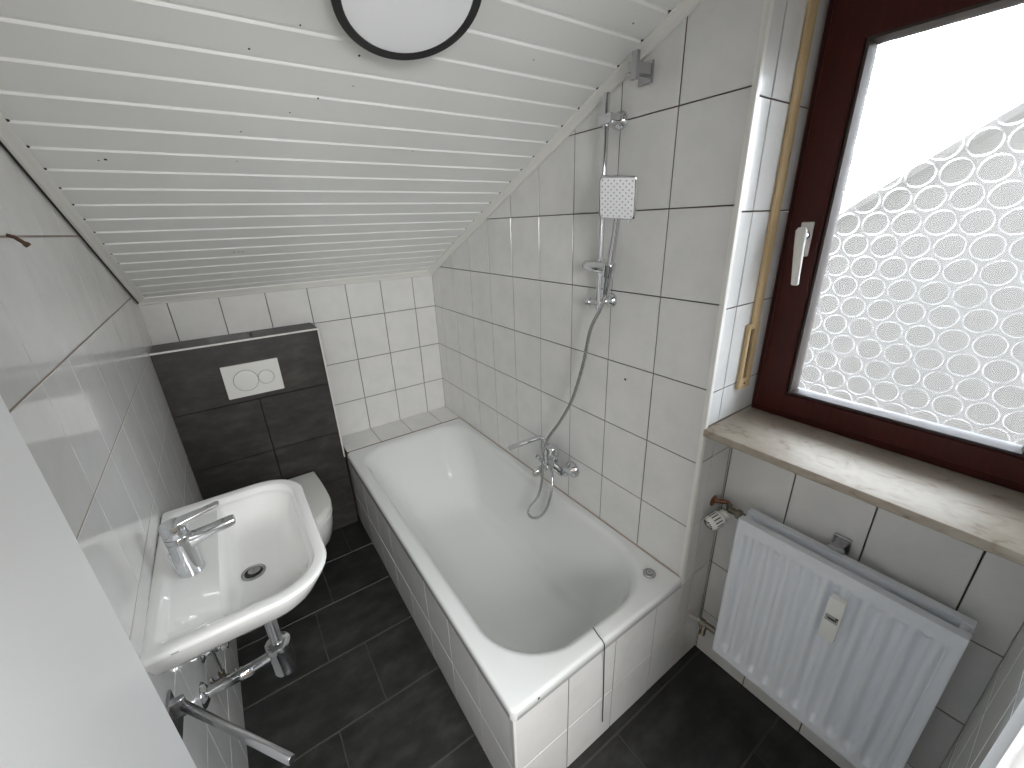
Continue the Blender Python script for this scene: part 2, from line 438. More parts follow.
mb = MB()
ko = (-.080, -1.845, .5066)
mb.lathe([(.0225, 0), (.0225, .005), (.0205, .008), (.0175, .0085), (.0165, .0065), (.013, .007), (.012, .0105), (.004, .0110), (.0035, .009), (.0, .009)], ko, n=28)
k = mb.build('waste_control_knob', M['chrome_dull'], tub, smooth=40); k['label'] = 'round grey metal waste knob'
mb = MB(); mb.lathe([(.0042, .0), (.003, .0006)], (-.667, YE-.0078, .489), (0, -1, 0.1), 7)
k = mb.build('enamel_chip', M['black'], tub); k['label'] = 'small black chip in the enamel edge'
# dark stains / silicone joint along the wall
mb = MB()
mb.box(-.007, -.0005, YE, -.226, .503, .5095)
mb.build('silicone_joint', simple('aged_silicone', (.42, .35, .29), .5), tub)

# thin cord hanging over the tub end
mb = MB()
mb.tube(smooth_path([(-.396, -1.862, .474), (-.398, -1.872, .497), (-.402, -1.882, .5075), (-.408, -1.905, .509), (-.410, -1.925, .5075), (-.410, -1.9345, .498), (-.408, -1.9352, .46), (-.400, -1.930, .40), (-.394, -1.929, .30), (-.390, -1.929, .20), (-.387, -1.929, .09)], 4), .0017, 6)
tag(mb.build('cord', simple('dark_cord', (.035, .033, .03), .5)), 'thin dark cord hanging over the near end of the tub rim', 'cord')

# ------------------------------------------------------------------ toilet + flush plate
toi = thing('toilet', 'white wall-hung toilet under the dark tiled cistern wall', 'toilet', (-1.10, -.46, 0))
def dshape(hw, y0, y1, z, n=22, cx=-1.10):
    """D outline: straight back at y0, slightly flared sides, round front at y1"""
    yc = y0-(y0-y1)*.58; out = []
    for t in (0, .25, .5, .75): out.append(Vector((cx+hw*(.90+.10*math.sin(t*PI/2)), y0+(yc-y0)*t, z)))
    for i in range(n+1):
        a = i/n*PI
        out.append(Vector((cx+hw*math.copysign(abs(math.cos(a))**.86, math.cos(a)), yc+(y1-yc)*math.sin(a)**.92, z)))
    for t in (.75, .5, .25, 0): out.append(Vector((cx-hw*(.90+.10*math.sin(t*PI/2)), y0+(yc-y0)*t, z)))
    return out
mb = MB()
secs = [(.10, .075), (.125, .06), (.145, .10), (.165, .2), (.176, .31), (.178, .375), (.176, .385)]
fr = [-.46, -.49, -.56, -.64, -.69, -.70, -.697]
mb.loft([dshape(hw, CY-.003, f_, z) for (hw, z), f_ in zip([(.09, .09), (.118, .105), (.14, .16), (.16, .24), (.172, .33), (.175, .385), (.172, .398)], fr)])
mb.build('bowl', M['ceramic'], toi, smooth=50)
mb = MB(); mb.loft([dshape(.170, CY-.035, -.700, .398), dshape(.178, CY-.03, -.710, .402), dshape(.178, CY-.03, -.710, .416), dshape(.174, CY-.033, -.705, .420)])
mb.build('seat', M['plate'], toi, smooth=50)
mb = MB(); mb.loft([dshape(.176, CY-.012, -.708, .422), dshape(.180, CY-.01, -.716, .426), dshape(.180, CY-.01, -.716, .440), dshape(.176, CY-.013, -.710, .448), dshape(.150, CY-.035, -.680, .452), dshape(.06, CY-.1, -.5, .453)])
mb.build('lid', M['plate'], toi, smooth=50)

fp = thing('flush_plate', 'white rectangular flush plate with two round buttons on dark tiles', 'flush plate', (-1.10, CY-.002, 1.052))
mb = MB(); mb.bbox(-1.224, -.979, CY-.013, CY-.0005, .969, 1.135, .003)
mb.build('plate', M['plate'], fp)
for (cx, r) in ((-1.134, .054), (-1.046, .036)):
    mb = MB(); cz = 1.050
    mb.lathe([(r, -.001), (r, .0008), (r-.003, .0008)], (cx, CY-.0128, cz), (0, -1, 0), 40, 1)
    mb.lathe([(r-.0028, 0), (r-.0028, .0022), (r-.006, .003), (0, .0032)], (cx, CY-.0128, cz), (0, -1, 0), 40, 0)
    mb.build('button', [M['plate'], M['lineg']], fp, smooth=40)

# ------------------------------------------------------------------ washbasin
BZ = .940; BX0 = -1.437; BX1 = -1.060; BY0, BY1 = -1.640, -1.055
bas = thing('washbasin', 'white ceramic washbasin with a wide deck on the left wall', 'washbasin', (-1.24, -1.37, 0))
def bring(x0, x1, y0, y1, rb, rf, z, n=10): return rrect(x0, x1, y0, y1, (rb, rf, rf, rb), z, n)
mb = MB()
rings = [bring(BX0, -1.20, -1.50, -1.24, .01, .05, .800),
         bring(BX0, -1.14, -1.53, -1.17, .01, .07, .808),
         bring(BX0, -1.115, -1.57, -1.13, .01, .09, .83),
         bring(BX0, -1.088, -1.612, -1.083, .012, .11, .875),
         bring(BX0, -1.072, -1.628, -1.066, .012, .12, .905),
         bring(BX0, BX1-.001, BY0+.001, BY1-.001, .012, .125, .928),
         bring(BX0, BX1, BY0, BY1, .012, .125, .934),
         bring(BX0+.002, BX1-.003, BY0+.003, BY1-.003, .012, .123, .939),
         bring(BX0+.005, BX1-.008, BY0+.008, BY1-.008, .012, .120, .9405),
         bring(BX0+.022, BX1-.023, BY0+.030, BY1-.028, .022, .104, .9405),
         bring(BX0+.026, BX1-.027, BY0+.032, BY1-.032, .022, .101, .939),
         bring(BX0+.030, BX1-.030, BY0+.036, BY1-.036, .022, .098, .934),
         bring(BX0+.036, BX1-.034, BY0+.040, BY1-.040, .022, .094, .926),
         bring(BX0+.042, BX1-.036, BY0+.045, BY1-.043, .022, .092, .9235),
         bring(BX0+.136, BX1-.040, BY0+.050, BY1-.048, .014, .090, .9215),
         bring(BX0+.142, BX1-.044, BY0+.056, BY1-.054, .016, .088, .915),
         bring(BX0+.150, BX1-.056, BY0+.070, BY1-.068, .025, .082, .886),
         bring(BX0+.162, BX1-.080, BY0+.10, BY1-.095, .04, .07, .861),
         bring(BX0+.168, BX1-.105, BY0+.15, BY1-.15, .045, .045, .853),
         bring(BX0+.174, BX1-.115, BY0+.20, BY1-.20, .036, .036, .8508)]
mb.loft(rings)
mb.build('basin_bowl', M['ceramic'], bas, smooth=42)
DR = (-1.237, -1.388)
mb = MB()
mb.lathe([(.030, 0), (.030, .003), (.024, .0045), (.022, .003), (.021, -.004)], (*DR, .8508), n=32, mi=0)
mb.lathe([(.0215, .0), (.0215, .0008)], (*DR, .8522), n=24, mi=1)
mb.lathe([(.015, .001), (.016, .004), (.010, .0055), (.0, .006)], (DR[0]+.003, DR[1]+.004, .8525), n=24, mi=0)
w = mb.build('drain', [M['chrome_dull'], M['dark']], bas, smooth=40)
mb = MB(); mb.box(-1.385, -1.372, BY0-.0004, BY0+.001, .9305, .933); mb.build('maker_mark', M['lineg'], bas)

# basin mixer
fa = thing('basin_faucet', 'chrome single-lever mixer tap on the washbasin deck', 'tap', (-1.357, -1.37, .9225))
FX, FY = -1.357, -1.372
mb = MB()
mb.lathe([(.0, 0), (.0285, 0), (.0285, .004), (.0270, .010), (.0265, .09), (.0272, .112), (.0262, .1135), (.0, .1135)], (FX, FY, .9228), (-.03, 0, 1), 32)
mb.build('body', M['chrome'], fa, smooth=40)
mb = MB()
def sq(x, y, z, hy, hz, k=6):
    r = min(hy, hz)*.75; pts = []
    for (cy, cz, a0) in ((hy-r, hz-r, 0), (-hy+r, hz-r, PI/2), (-hy+r, -hz+r, PI), (hy-r, -hz+r, 1.5*PI)):
        for i in range(k): a = a0+i/(k-1)*PI/2; pts.append(Vector((x, y+cy+r*math.cos(a), z+cz+r*math.sin(a))))
    return pts
mb.loft([sq(FX-.002, FY, 1.008, .018, .026), sq(FX+.03, FY, 1.012, .0165, .018), sq(FX+.06, FY, 1.018, .0155, .0135), sq(FX+.105, FY-.002, 1.026, .0155, .0115), sq(FX+.116, FY-.002, 1.027, .014, .010), sq(FX+.119, FY-.002, 1.027, .009, .006)])
mb.build('spout', M['chrome'], fa, smooth=45)
mb = MB()
mb.lathe([(.0, 0), (.0262, 0), (.0275, .003), (.0275, .026), (.0255, .034), (.014, .038), (0, .0385)], (FX-.003, FY, 1.0375), (-.03, 0, 1), 32)
mb.loft([sq(FX-.010, FY, 1.066, .022, .007), sq(FX+.02, FY, 1.071, .017, .007), sq(FX+.06, FY, 1.079, .0115, .0050), sq(FX+.093, FY+.001, 1.085, .0110, .0045), sq(FX+.097, FY+.001, 1.0855, .006, .002)])
mb.build('lever', M['chrome'], fa, smooth=45)
mb = MB(); mb.tube([(FX-.028, FY-.004, .935), (FX-.030, FY-.004, .985)], .0022, 8); mb.lathe([(0, 0), (.0042, .001), (.0042, .009), (0, .011)], (FX-.030, FY-.004, .983), n=10)
mb.build('pop_up_rod', M['chrome'], fa, smooth=40)

# bottle trap
tr = thing('bottle_trap', 'chrome bottle trap and waste pipe under the washbasin', 'trap', (DR[0], DR[1], .50))
mb = MB(); mb.tube([(DR[0], DR[1], .803), (DR[0], DR[1], .57)], .017, 20); mb.lathe([(.023, 0), (.023, .012), (.018, .018)], (DR[0], DR[1], .785), n=24)
mb.build('inlet_pipe', M['chrome'], tr, smooth=40)
TZ = .530
mb = MB(); mb.lathe([(0, 0), (.022, .002), (.030, .012), (.032, .022), (.032, .105), (.034, .108), (.034, .128), (.028, .133), (.016, .136)], (DR[0], DR[1], .450), n=28)
mb.build('trap_cup', M['chrome'], tr, smooth=40)
mb = MB(); mb.tube([(DR[0]-.02, DR[1], TZ+.01), (-1.33, DR[1], TZ), (-1.428, DR[1]-.002, TZ-.005)], .016, 18)
mb.lathe([(.020, 0), (.020, .03), (.017, .034)], (-1.345, DR[1], TZ-.001), (1, 0, 0), 20)
mb.build('outlet_pipe', M['chrome'], tr, smooth=40)
mb = MB(); mb.lathe([(.036, 0), (.034, .004), (.022, .012), (.017, .014)], (xl(-1.39)+.001, DR[1]-.002, TZ-.005), (1, 0, 0), 28)
mb.build('wall_rosette', M['chrome'], tr, smooth=40)

for (yy, zz, m_, lab) in ((-1.255, .535, 'chrome', 'chrome angle valve on the left wall below the washbasin'), (-1.285, .435, 'brass', 'tarnished angle valve just below the chrome one, under the washbasin')):
    av = thing('angle_valve', lab, 'valve', (xl(yy), yy, zz))
    xx = xl(yy)+.0015
    mb = MB(); mb.lathe([(.024, 0), (.022, .003), (.012, .008)], (xx, yy, zz), (1, 0, 0), 24); mb.build('wall_rosette', M['chrome'], av, smooth=40)
    mb = MB(); mb.tube([(xx+.003, yy, zz), (xx+.05, yy, zz)], .010, 14); mb.tube([(xx+.032, yy, zz-.004), (xx+.032, yy, zz+.035)], .009, 14)
    mb.build('valve_body', M[m_], av, smooth=40)
    mb = MB(); mb.lathe([(.014, 0), (.015, .004), (.015, .016), (.011, .020), (0, .020)], (xx+.048, yy, zz), (1, 0, 0), 10); mb.build('handwheel', M['chrome'], av, smooth=30)
    mb = MB(); mb.tube(smooth_path([(xx+.032, yy, zz+.033), (xx+.032, yy-.003, zz+.1), (xx+.034, yy-.012, zz+.2), (xx+.04, yy-.04, .803)], 5), .0055, 10)
    mb.build('supply_hose', M['hose'], av, smooth=60)

# swivel towel rail, low on the left wall beside the basin
tw = thing('towel_rail', 'chrome swivel towel rail on the left wall beside the washbasin', 'towel rail', (xl(-1.63), -1.63, .80))
yy = -1.618; xx = xl(yy)+.001
mb = MB(); mb.bbox(xx, xx+.006, yy-.072, yy+.036, .700, .792, .002); mb.build('wall_plate', M['chrome_dull'], tw)
mb = MB(); mb.bbox(xx+.005, xx+.026, yy-.012, yy+.006, .752, .794, .003); mb.lathe([(0, -.026), (.008, -.025), (.008, .022), (.006, .024), (0, .024)], (xx+.024, yy-.003, .772), n=18)
mb.build('hinge', M['chrome_dull'], tw, smooth=40)
mb = MB()
A, B = Vector((xx+.026, yy-.006, .772)), Vector((-1.229, -1.872, .772))
d_ = (B-A).normalized(); sd = d_.cross(Vector((0, 0, 1))).normalized()
def sec(P, hw, hh): return [P+sd*hw*math.cos(2*PI*j/16)+Vector((0, 0, 1))*hh*math.sin(2*PI*j/16) for j in range(16)]
mb.loft([sec(A-d_*.004, .006, .008), sec(A, .009, .012), sec(B, .009, .012), sec(B+d_*.003, .007, .010)])
mb.build('arm', M['chrome_dull'], tw, smooth=45)

# rusty screw left in the tile joint
sw = thing('wall_screw', 'rusty brown screw hanging out of a joint high on the left wall', 'screw', (xl(-1.3), -1.292, 1.737))
xx = xl(-1.29)
mb = MB(); mb.tube([(xx-.006, -1.292, 1.742), (xx+.008, -1.292, 1.736), (xx+.020, -1.291, 1.722)], [.0032, .0036, .0036], 10); mb.build('shank', M['rust'], sw, smooth=50)
mb = MB(); mb.lathe([(.0045, 0), (.0055, .003), (.0055, .007), (0, .008)], (xx+.018, -1.291, 1.7245), (.6, 0, -.8), 10); mb.build('head', M['rust'], sw, smooth=40)

# drill hole in a shower wall tile
mb = MB(); mb.lathe([(.0045, -.0006), (.0045, .0006), (.003, .0008)], (0, -1.606, 1.185), (-1, 0, 0), 12)
bpy.data.objects['wall_right']; mb.build('drill_hole', M['knot'], bpy.data.objects['wall_right'])

# ------------------------------------------------------------------ shower set
RX, RY = -.052, -1.508
sr = thing('shower_rail', 'chrome vertical shower rail on the tiled wall above the tub', 'shower rail', (0, RY, 1.44))
mb = MB(); mb.tube([(RX, RY, 1.432), (RX, RY, 2.078)], .0095, 18); mb.build('bar', M['chrome'], sr, smooth=40)
for zz, yw in ((2.010, -1.522), (1.462, -1.522)):
    mb = MB(); mb.lathe([(.026, 0), (.026, .004), (.022, .012), (.012, .02), (.010, .03)], (-.001, yw, zz), (-1, 0, 0), 28)
    if zz > 2: mb.bbox(RX-.014, -.018, RY-.030, RY+.020, zz-.015, zz+.013, .003)
    else: mb.tube([(-.025, yw, zz), (RX, RY+.002, zz-.004), (RX-.008, RY+.032, zz-.006)], .012, 16); mb.lathe([(0, 0), (.014, .001), (.016, .01), (.012, .018), (0, .019)], (RX-.008, RY+.028, zz-.006), (-.2, 1, 0), 18)
    mb.build('wall_mount', M['chrome'], sr, smooth=40)
mb = MB(); mb.lathe([(0, 0), (.017, .001), (.0195, .004), (.0195, .108), (.017, .112), (0, .112)], (RX-.002, RY+.066, 1.580), (-.12, -1, 0), 24)
mb.tube([(RX, RY, 1.552), (RX, RY, 1.606)], .016, 18)
mb.tube([(-.0925, -1.585, 1.557), (-.101, -1.598, 1.598)], [.0175, .0195], 18)
mb.tube([(-.070, -1.56, 1.578), (-.094, -1.588, 1.578)], .012, 14)
mb.build('slider', M['chrome'], sr, smooth=40)

# hand shower with a square head
hs = thing('hand_shower', 'chrome hand shower with square white head in the rail slider', 'hand shower', (-.08, -1.566, 1.58))
h0, h1 = Vector((-.082, -1.568, 1.497)), Vector((-.132, -1.646, 1.742))
ax = (h1-h0).normalized()
mb = MB(); mb.tube([h0, h0+ax*.03, h0+ax*.09, h0+ax*.17, h1, h1+ax*.02], [.0105, .0125, .0130, .0110, .0105, .013], 18)
mb.build('grip', M['chrome'], hs, smooth=45)
# head frame: local z = spray direction
vup = (ax+Vector((-.15, .03, .15))).normalized()
spray = Vector((-.80, -.35, -.30)); spray = (spray-vup*spray.dot(vup)).normalized()
side = vup.cross(spray).normalized()
hc = h1+vup*.048+spray*.004
def hp(a, b, c): return hc+side*a+vup*b+spray*c
def hring(w, h, r, c, n=6):
    return [hp(p.x, p.y, c) for p in rrect(-w, w, -h, h, r, 0, n)]
mb = MB(); mb.loft([hring(.040, .045, .014, -.016), hring(.0505, .0565, .012, -.010), hring(.053, .059, .012, -.002), hring(.053, .059, .012, .006), hring(.0505, .0565, .011, .008)])
mb.build('head', M['chrome'], hs, smooth=45)
mb = MB(); mb.loft([hring(.0485, .0545, .010, .0078), hring(.0485, .0545, .010, .0092), hring(.047, .053, .009, .0096)], mi=0)
for i in range(11):
    for j in range(13):
        a = (i-5)*.0084; b = (j-6)*.0080
        if (i+j) % 2: continue
        mb.lathe([(.0024, 0), (.0022, .0014), (.001, .0018)], hp(a, b, .0094), spray, 7, 1)
mb.build('spray_plate', [M['spray'], M['nozzle']], hs, smooth=35)
mb = MB(); mb.tube([hp(.035, -.057, .004), hp(.035, -.067, .006)], .0035, 10); mb.build('selector_tab', M['chrome'], hs, smooth=40)

# hose
mb = MB()
hp_ = [(-.082, -1.5675, 1.496), (-.086, -1.553, 1.45), (-.09, -1.511, 1.366), (-.08, -1.469, 1.223), (-.08, -1.413, 1.06), (-.085, -1.340, .929), (-.100, -1.285, .837), (-.114, -1.268, .76), (-.122, -1.272, .695), (-.126, -1.272, .619), (-.13, -1.247, .523), (-.135, -1.188, .432), (-.14, -1.177, .388), (-.14, -1.209, .378), (-.13, -1.253, .405), (-.115, -1.288, .466), (-.10, -1.300, .531), (-.085, -1.295, .580), (-.071, -1.282, .612), (-.066, -1.275, .634)]
path = smooth_path(hp_, 9)
rad = [.0068 if i % 2 else .0060 for i in range(len(path))]
mb.tube(path, rad, 10)
tag(mb.build('shower_hose', M['hose'], smooth=80), 'silver metal shower hose curving down the tiles to the tub mixer', 'hose')

# fixed bracket high up, under the sloping ceiling
bk = thing('shower_bracket', 'square chrome wall holder just under the sloping ceiling edge', 'bracket', (0, -1.60, 2.11))
mb = MB(); mb.bbox(-.010, -.001, -1.632, -1.584, 2.080, 2.134, .002); mb.build('wall_plate', M['chrome_dull'], bk)
mb = MB(); mb.bbox(-.078, -.006, -1.630, -1.604, 2.098, 2.124, .002)
mb.bbox(-.086, -.074, -1.643, -1.622, 2.076, 2.142, .002); mb.build('hook', M['chrome_dull'], bk)

# bath mixer
bm_ = thing('bath_mixer', 'chrome wall-mounted lever mixer above the tub rim', 'tap', (0, -1.24, .67))
MX, MZ = -.062, .678
for yv in (-1.348, -1.186):
    mb = MB(); mb.lathe([(.038, 0), (.038, .004), (.034, .016), (.020, .026), (.015, .034)], (-.001, yv, MZ-.006), (-1, 0, 0), 28)
    mb.build('wall_rosette', M['chrome'], bm_, smooth=40)
mb = MB()
for yv, y2 in ((-1.348, -1.335), (-1.186, -1.20)): mb.tube([(-.015, yv, MZ-.006), (-.04, yv, MZ-.005), (MX, y2, MZ)], [.019, .020, .022], 18)
mb.tube([(MX, -1.344, MZ), (MX, -1.330, MZ), (MX, -1.324, MZ), (MX, -1.206, MZ), (MX, -1.20, MZ), (MX, -1.19, MZ)], [.0215, .0215, .0195, .0195, .0215, .0215], 20)
mb.lathe([(.016, -.018), (.030, -.008), (.031, .04), (.029, .042)], (MX, -1.266, MZ), n=24)
mb.build('body', M['chrome'], bm_, smooth=40)
mb = MB(); mb.lathe([(.028, 0), (.0325, .003), (.0325, .044), (.028, .054), (0, .057)], (MX, -1.266, MZ+.043), n=28)
mb.build('cap', M['chrome'], bm_, smooth=40)
mb = MB(); mb.tube(smooth_path([(MX+.002, -1.250, MZ+.088), (MX+.0, -1.230, MZ+.104), (MX-.004, -1.208, MZ+.116), (MX-.03, -1.198, MZ+.121), (MX-.12, -1.195, MZ+.121), (MX-.185, -1.193, MZ+.120)], 5), [.0055]*9+[.007, .009]+[.0112]*15, 14)
mb.build('lever', M['chrome'], bm_, smooth=50)
mb = MB(); mb.tube(smooth_path([(MX, -1.262, MZ), (MX-.04, -1.258, MZ-.004), (MX-.078, -1.252, MZ-.012), (MX-.086, -1.250, MZ-.030)], 5), [.017]*6+[.0155]*5+[.014]*5, 18)
mb.build('spout', M['chrome'], bm_, smooth=50)
mb = MB(); mb.tube([(MX-.010, -1.232, MZ+.012), (MX-.045, -1.222, MZ+.040)], .005, 10); mb.lathe([(0, 0), (.0085, .001), (.0095, .006), (.0075, .013), (0, .014)], (MX-.042, -1.223, MZ+.038), (-.8, .1, .5), 16)
mb.build('diverter_knob', M['chrome'], bm_, smooth=40)
mb = MB(); mb.lathe([(.010, 0), (.010, .026), (.012, .028), (.012, .045)], (MX-.004, -1.275, MZ-.060), n=16)
mb.build('hose_outlet', M['chrome'], bm_, smooth=40)

# ------------------------------------------------------------------ ceiling lamp
cam_p = Vector((-1.1239, -2.5305, 1.7268))
lc = Vector((-.684, -1.571, ZC+SL*1.571)); lc = cam_p+(lc-cam_p)*.936+Vector((.002, .004, -.002))
lamp = thing('ceiling_light', 'round white ceiling lamp with black rim on the sloping boards', 'lamp', lc)
base = lc-nrm*.0505
mb = MB(); mb.lathe([(.118, .0), (.118, .012), (.1395, .018), (.142, .022), (.142, .050), (.141, .0515), (.1245, .0515), (.1235, .044)], base, nrm, 72)
mb.build('rim', M['black'], lamp, smooth=40)
mb = MB(); mb.lathe([(.1242, .043), (.1242, .0495), (.110, .052), (.08, .0535), (.04, .0545), (0, .0548)], base, nrm, 72)
mb.build('diffuser', M['diff'], lamp, smooth=50)

# ------------------------------------------------------------------ radiator
RF, RB = .066, .146            # front and rear panel faces
RY0, RY1, RZ0, RZ1 = -2.566, -2.046, .215, .819
rad_ = thing('radiator', 'white ribbed double-panel radiator under the window sill', 'radiator', (.115, -2.306, RZ0))
def panel(x, sgn):
    """pressed panel: flat border, vertical ribs with rounded ends.  sgn -1 faces the room"""
    mb = MB(); ny, nz = 156, 64
    def hgt(y, z):
        u = (y-RY0)/(RY1-RY0)
        e = min(y-RY0, RY1-y); ez0 = z-RZ0; ez1 = RZ1-z
        # ribs at 46 mm pitch
        ph = ((RY1-y)-.040)/.0465
        wv = .5-.5*math.cos(2*PI*ph); wv = wv*wv*(3-2*wv)
        edge = max(0, min(1, (e-.016)/.014))
        zt = max(0, min(1, (ez1-.036-.010*(1-wv))/.018)); zb = max(0, min(1, (ez0-.030-.014*wv)/.014))
        sm = lambda t: t*t*(3-2*t)
        h = sm(edge)*sm(zt)*sm(zb)*(.0005+.0185*(1-wv))
        lip = .003*math.exp(-((min(e, ez0, ez1)-.006)/.006)**2)
        return -h+lip
    n = len(mb.v)
    for i in range(ny+1):
        for j in range(nz+1):
            y = RY0+(RY1-RY0)*i/ny; z = RZ0+(RZ1-RZ0)*j/nz
            mb.v.append((x+sgn*hgt(y, z), y, z))
    for i in range(ny):
        for j in range(nz):
            a = n+i*(nz+1)+j; mb.face((a, a+nz+1, a+nz+2, a+1))
    # back shell
    bx = x-sgn*.024
    m0 = len(mb.v)
    mb.v += [(bx, RY0, RZ0), (bx, RY1, RZ0), (bx, RY1, RZ1), (bx, RY0, RZ1)]
    mb.face((m0, m0+3, m0+2, m0+1))
    ed = [[n+i*(nz+1) for i in range(ny+1)], [n+ny*(nz+1)+j for j in range(nz+1)], [n+i*(nz+1)+nz for i in range(ny, -1, -1)], [n+j for j in range(nz, -1, -1)]]
    for L_, (p, q) in zip(ed, ((0, 1), (1, 2), (2, 3), (3, 0))): mb.face(L_+[m0+q, m0+p])
    return mb
panel(RF, -1).build('front_panel', M['radw'], rad_, smooth=45)
panel(RB, 1).build('rear_panel', M['radw'], rad_, smooth=45)
for ya2, yb2 in ((RY1-.022, RY1-.004), (RY0+.004, RY0+.022)):
    for za2, zb2 in ((RZ1-.042, RZ1-.003), (RZ0+.003, RZ0+.042)):
        mb = MB(); mb.bbox(RF+.02, RB-.02, ya2, yb2, za2, zb2, .004)
        mb.build('connector', M['radw'], rad_, smooth=40)
mb = MB()
for k in range(22):
    y0 = RY0+.035+k*.0212
    mb.box(RF+.0245, RB-.0245, y0, y0+.0014, RZ0+.06, RZ1-.05)
mb.build('convector_fins', M['radin'], rad_)
mb = MB(); mb.bbox(RB-.004, RB+.004, -2.302, -2.262, RZ1-.03, RZ1+.012, .001); mb.bbox(RB-.002, XW-.0015, -2.296, -2.268, RZ1+.002, RZ1+.010, .001); mb.bbox(XW-.012, XW-.0015, -2.305, -2.262, RZ1-.02, RZ1+.03, .002)
mb.build('wall_bracket', M['chrome_dull'], rad_)
# heat cost meter clipped on the front panel
hm = thing('heat_meter', 'small white heat meter with a display clipped on the radiator front', 'meter', (RF-.008, -2.339, .675))
mb = MB(); mb.bbox(RF-.024, RF-.002, -2.358, -2.320, .598, .748, .004, 3); mb.build('housing', M['plate'], hm, smooth=40)
mb = MB(); mb.box(RF-.0248, RF-.0238, -2.354, -2.324, .668, .690, 0)
# segments of the read-out
for (y0, y1, z0_, z1_) in ((-2.350, -2.330, .6765, .6815), (-2.353, -2.347, .684, .690)):
    mb.box(RF-.0256, RF-.0246, y0, y1, z0_, z1_, 1)
mb.build('display', [M['screen'], M['black']], hm)

# thermostatic valve at the top corner
tv = thing('thermostatic_valve', 'white slotted thermostatic valve at the top corner of the radiator', 'valve', (.12, -1.985, .775))
mb = MB(); ha = Vector((-.86, .25, -.30)).normalized(); ho = Vector((.118, -1.982, .768))
mb.lathe([(.014, 0), (.019, .004), (.019, .016), (.0245, .022), (.0258, .030), (.0258, .062), (.023, .070), (.013, .076), (0, .077)], ho, ha, 36)
head = mb.build('thermostat_head', M['plate'], tv, smooth=40)
mb = MB(); q = Vector((0, 0, 1)).rotation_difference(ha)
for k in range(14):
    a = 2*PI*k/14
    c_ = Vector((math.cos(a)*.0255, math.sin(a)*.0255, 0))
    t_ = Vector((-math.sin(a), math.cos(a), 0))
    mb.loft([[ho+q @ (c_+t_*s1*.0016+Vector((0, 0, z))+c_.normalized()*r_) for s1, r_ in ((-1, -.001), (1, -.001), (1, .0007), (-1, .0007))] for z in (.034, .060)])
for k in range(-2, 3):
    a = k*.0062
    w_ = math.sqrt(max(0, .017**2-a*a))
    mb.loft([[ho+q @ Vector((a+s1*.0011, yy_, .0735+dz)) for s1, dz in ((-1, -.003), (1, -.003), (1, .0032), (-1, .0032))] for yy_ in (-w_, w_)])
mb.build('slots', M['dark'], head)
mb = MB()
mb.tube([(.132, -1.984, .782), (.132, -2.020, .784), (.128, -2.05, .784)], [.012, .011, .013], 14)
mb.lathe([(.017, 0), (.017, .014)], (.130, -2.012, .784), (0, -1, 0), 6)
mb.tube([(.132, -1.984, .782), (.150, -1.975, .784)], .010, 12)
mb.build('valve_body', M['brass'], tv, smooth=35)
mb = MB(); mb.tube(smooth_path([(.148, -1.976, .784), (.158, -1.962, .785), (.150, -1.945, .784), (.135, YE-.001, .782)], 5), .0075, 12)
mb.lathe([(.022, 0), (.020, .003), (.010, .006)], (.135, YE-.0005, .782), (0, -1, 0), 20)
mb.build('supply_pipe', M['copper'], tv, smooth=45)
# lower return valve
lv = thing('return_valve', 'tarnished return valve at the bottom corner of the radiator', 'valve', (.12, -1.98, .235))
mb = MB(); mb.tube([(.090, YE-.001, .262), (.108, -1.962, .248)], .0085, 12); mb.lathe([(.020, 0), (.018, .003), (.010, .006)], (.090, YE-.0005, .262), (0, -1, 0), 20)
mb.build('supply_pipe', simple('painted_pipe', (.55, .50, .48), .4), lv, smooth=40)
mb = MB(); mb.tube([(.112, -1.958, .244), (.118, -2.0, .242), (.118, -2.05, .242)], [.011, .012, .012], 14); mb.lathe([(.016, 0), (.016, .016)], (.114, -1.966, .2435), (.05, -1, 0), 6)
mb.tube([(.116, -1.985, .243), (.10, -1.985, .215)], .010, 12); mb.lathe([(.0125, 0), (.0125, .012), (.009, .014)], (.10, -1.985, .218), (-.5, 0, -.85), 8)
mb.build('valve_body', M['brass'], lv, smooth=35)

# ------------------------------------------------------------------ window
WY0, WY1 = YF+.004, -1.9325     # frame outer
WZ0, WZ1 = 1.113, 2.26
win = bpy.data.objects.new('window_1', None); C.objects.link(win); win.location = (.28, (WY0+WY1)/2, WZ0); struct(win)
def ring_frame(mb, x0, x1, ya, yb, za, zb, w, mi=0, r=.004, wb=None, wt=None, bev_in=0.):
    """rectangular frame of four mitred members; x0 is the room face"""
    wb = wb or w; wt = wt or w
    def loop(x, d, di=0.): return [Vector((x, ya+d*w, za+d*wb)), Vector((x, yb-d*w, za+d*wb)), Vector((x, yb-d*w, zb-d*wt)), Vector((x, ya+d*w, zb-d*wt))]
    rr = r/w
    mb.loft([loop(x1, 0), loop(x0+r, 0), loop(x0, rr), loop(x0, 1-rr), loop(x0+r+bev_in, 1), loop(x1, 1), loop(x1, 0)], False, False, mi)
mb = MB(); ring_frame(mb, .262, .335, WY0, WY1, WZ0, WZ1, .030, wb=.036, wt=.05)
mb.build('outer_frame', M['mahog'], win, smooth=30)
mb = MB(); ring_frame(mb, .250, .318, WY0+.016, WY1-.016, WZ0+.026, WZ1-.03, .083, wb=.060, wt=.125)
mb.box(.2515, .268, WY0+.017, WY1-.017, WZ0+.021, WZ0+.029)
mb.build('sash', M['mahog'], win, smooth=30)
GY0, GY1, GZ0, GZ1 = -2.522, -2.0375, 1.206, 2.105
mb = MB(); ring_frame(mb, .253, .300, GY0-.004, GY1+.006, GZ0-.008, GZ1+.004, .014, r=.010, bev_in=.014)
mb.build('glazing_bead', M['bead'], win, smooth=30)
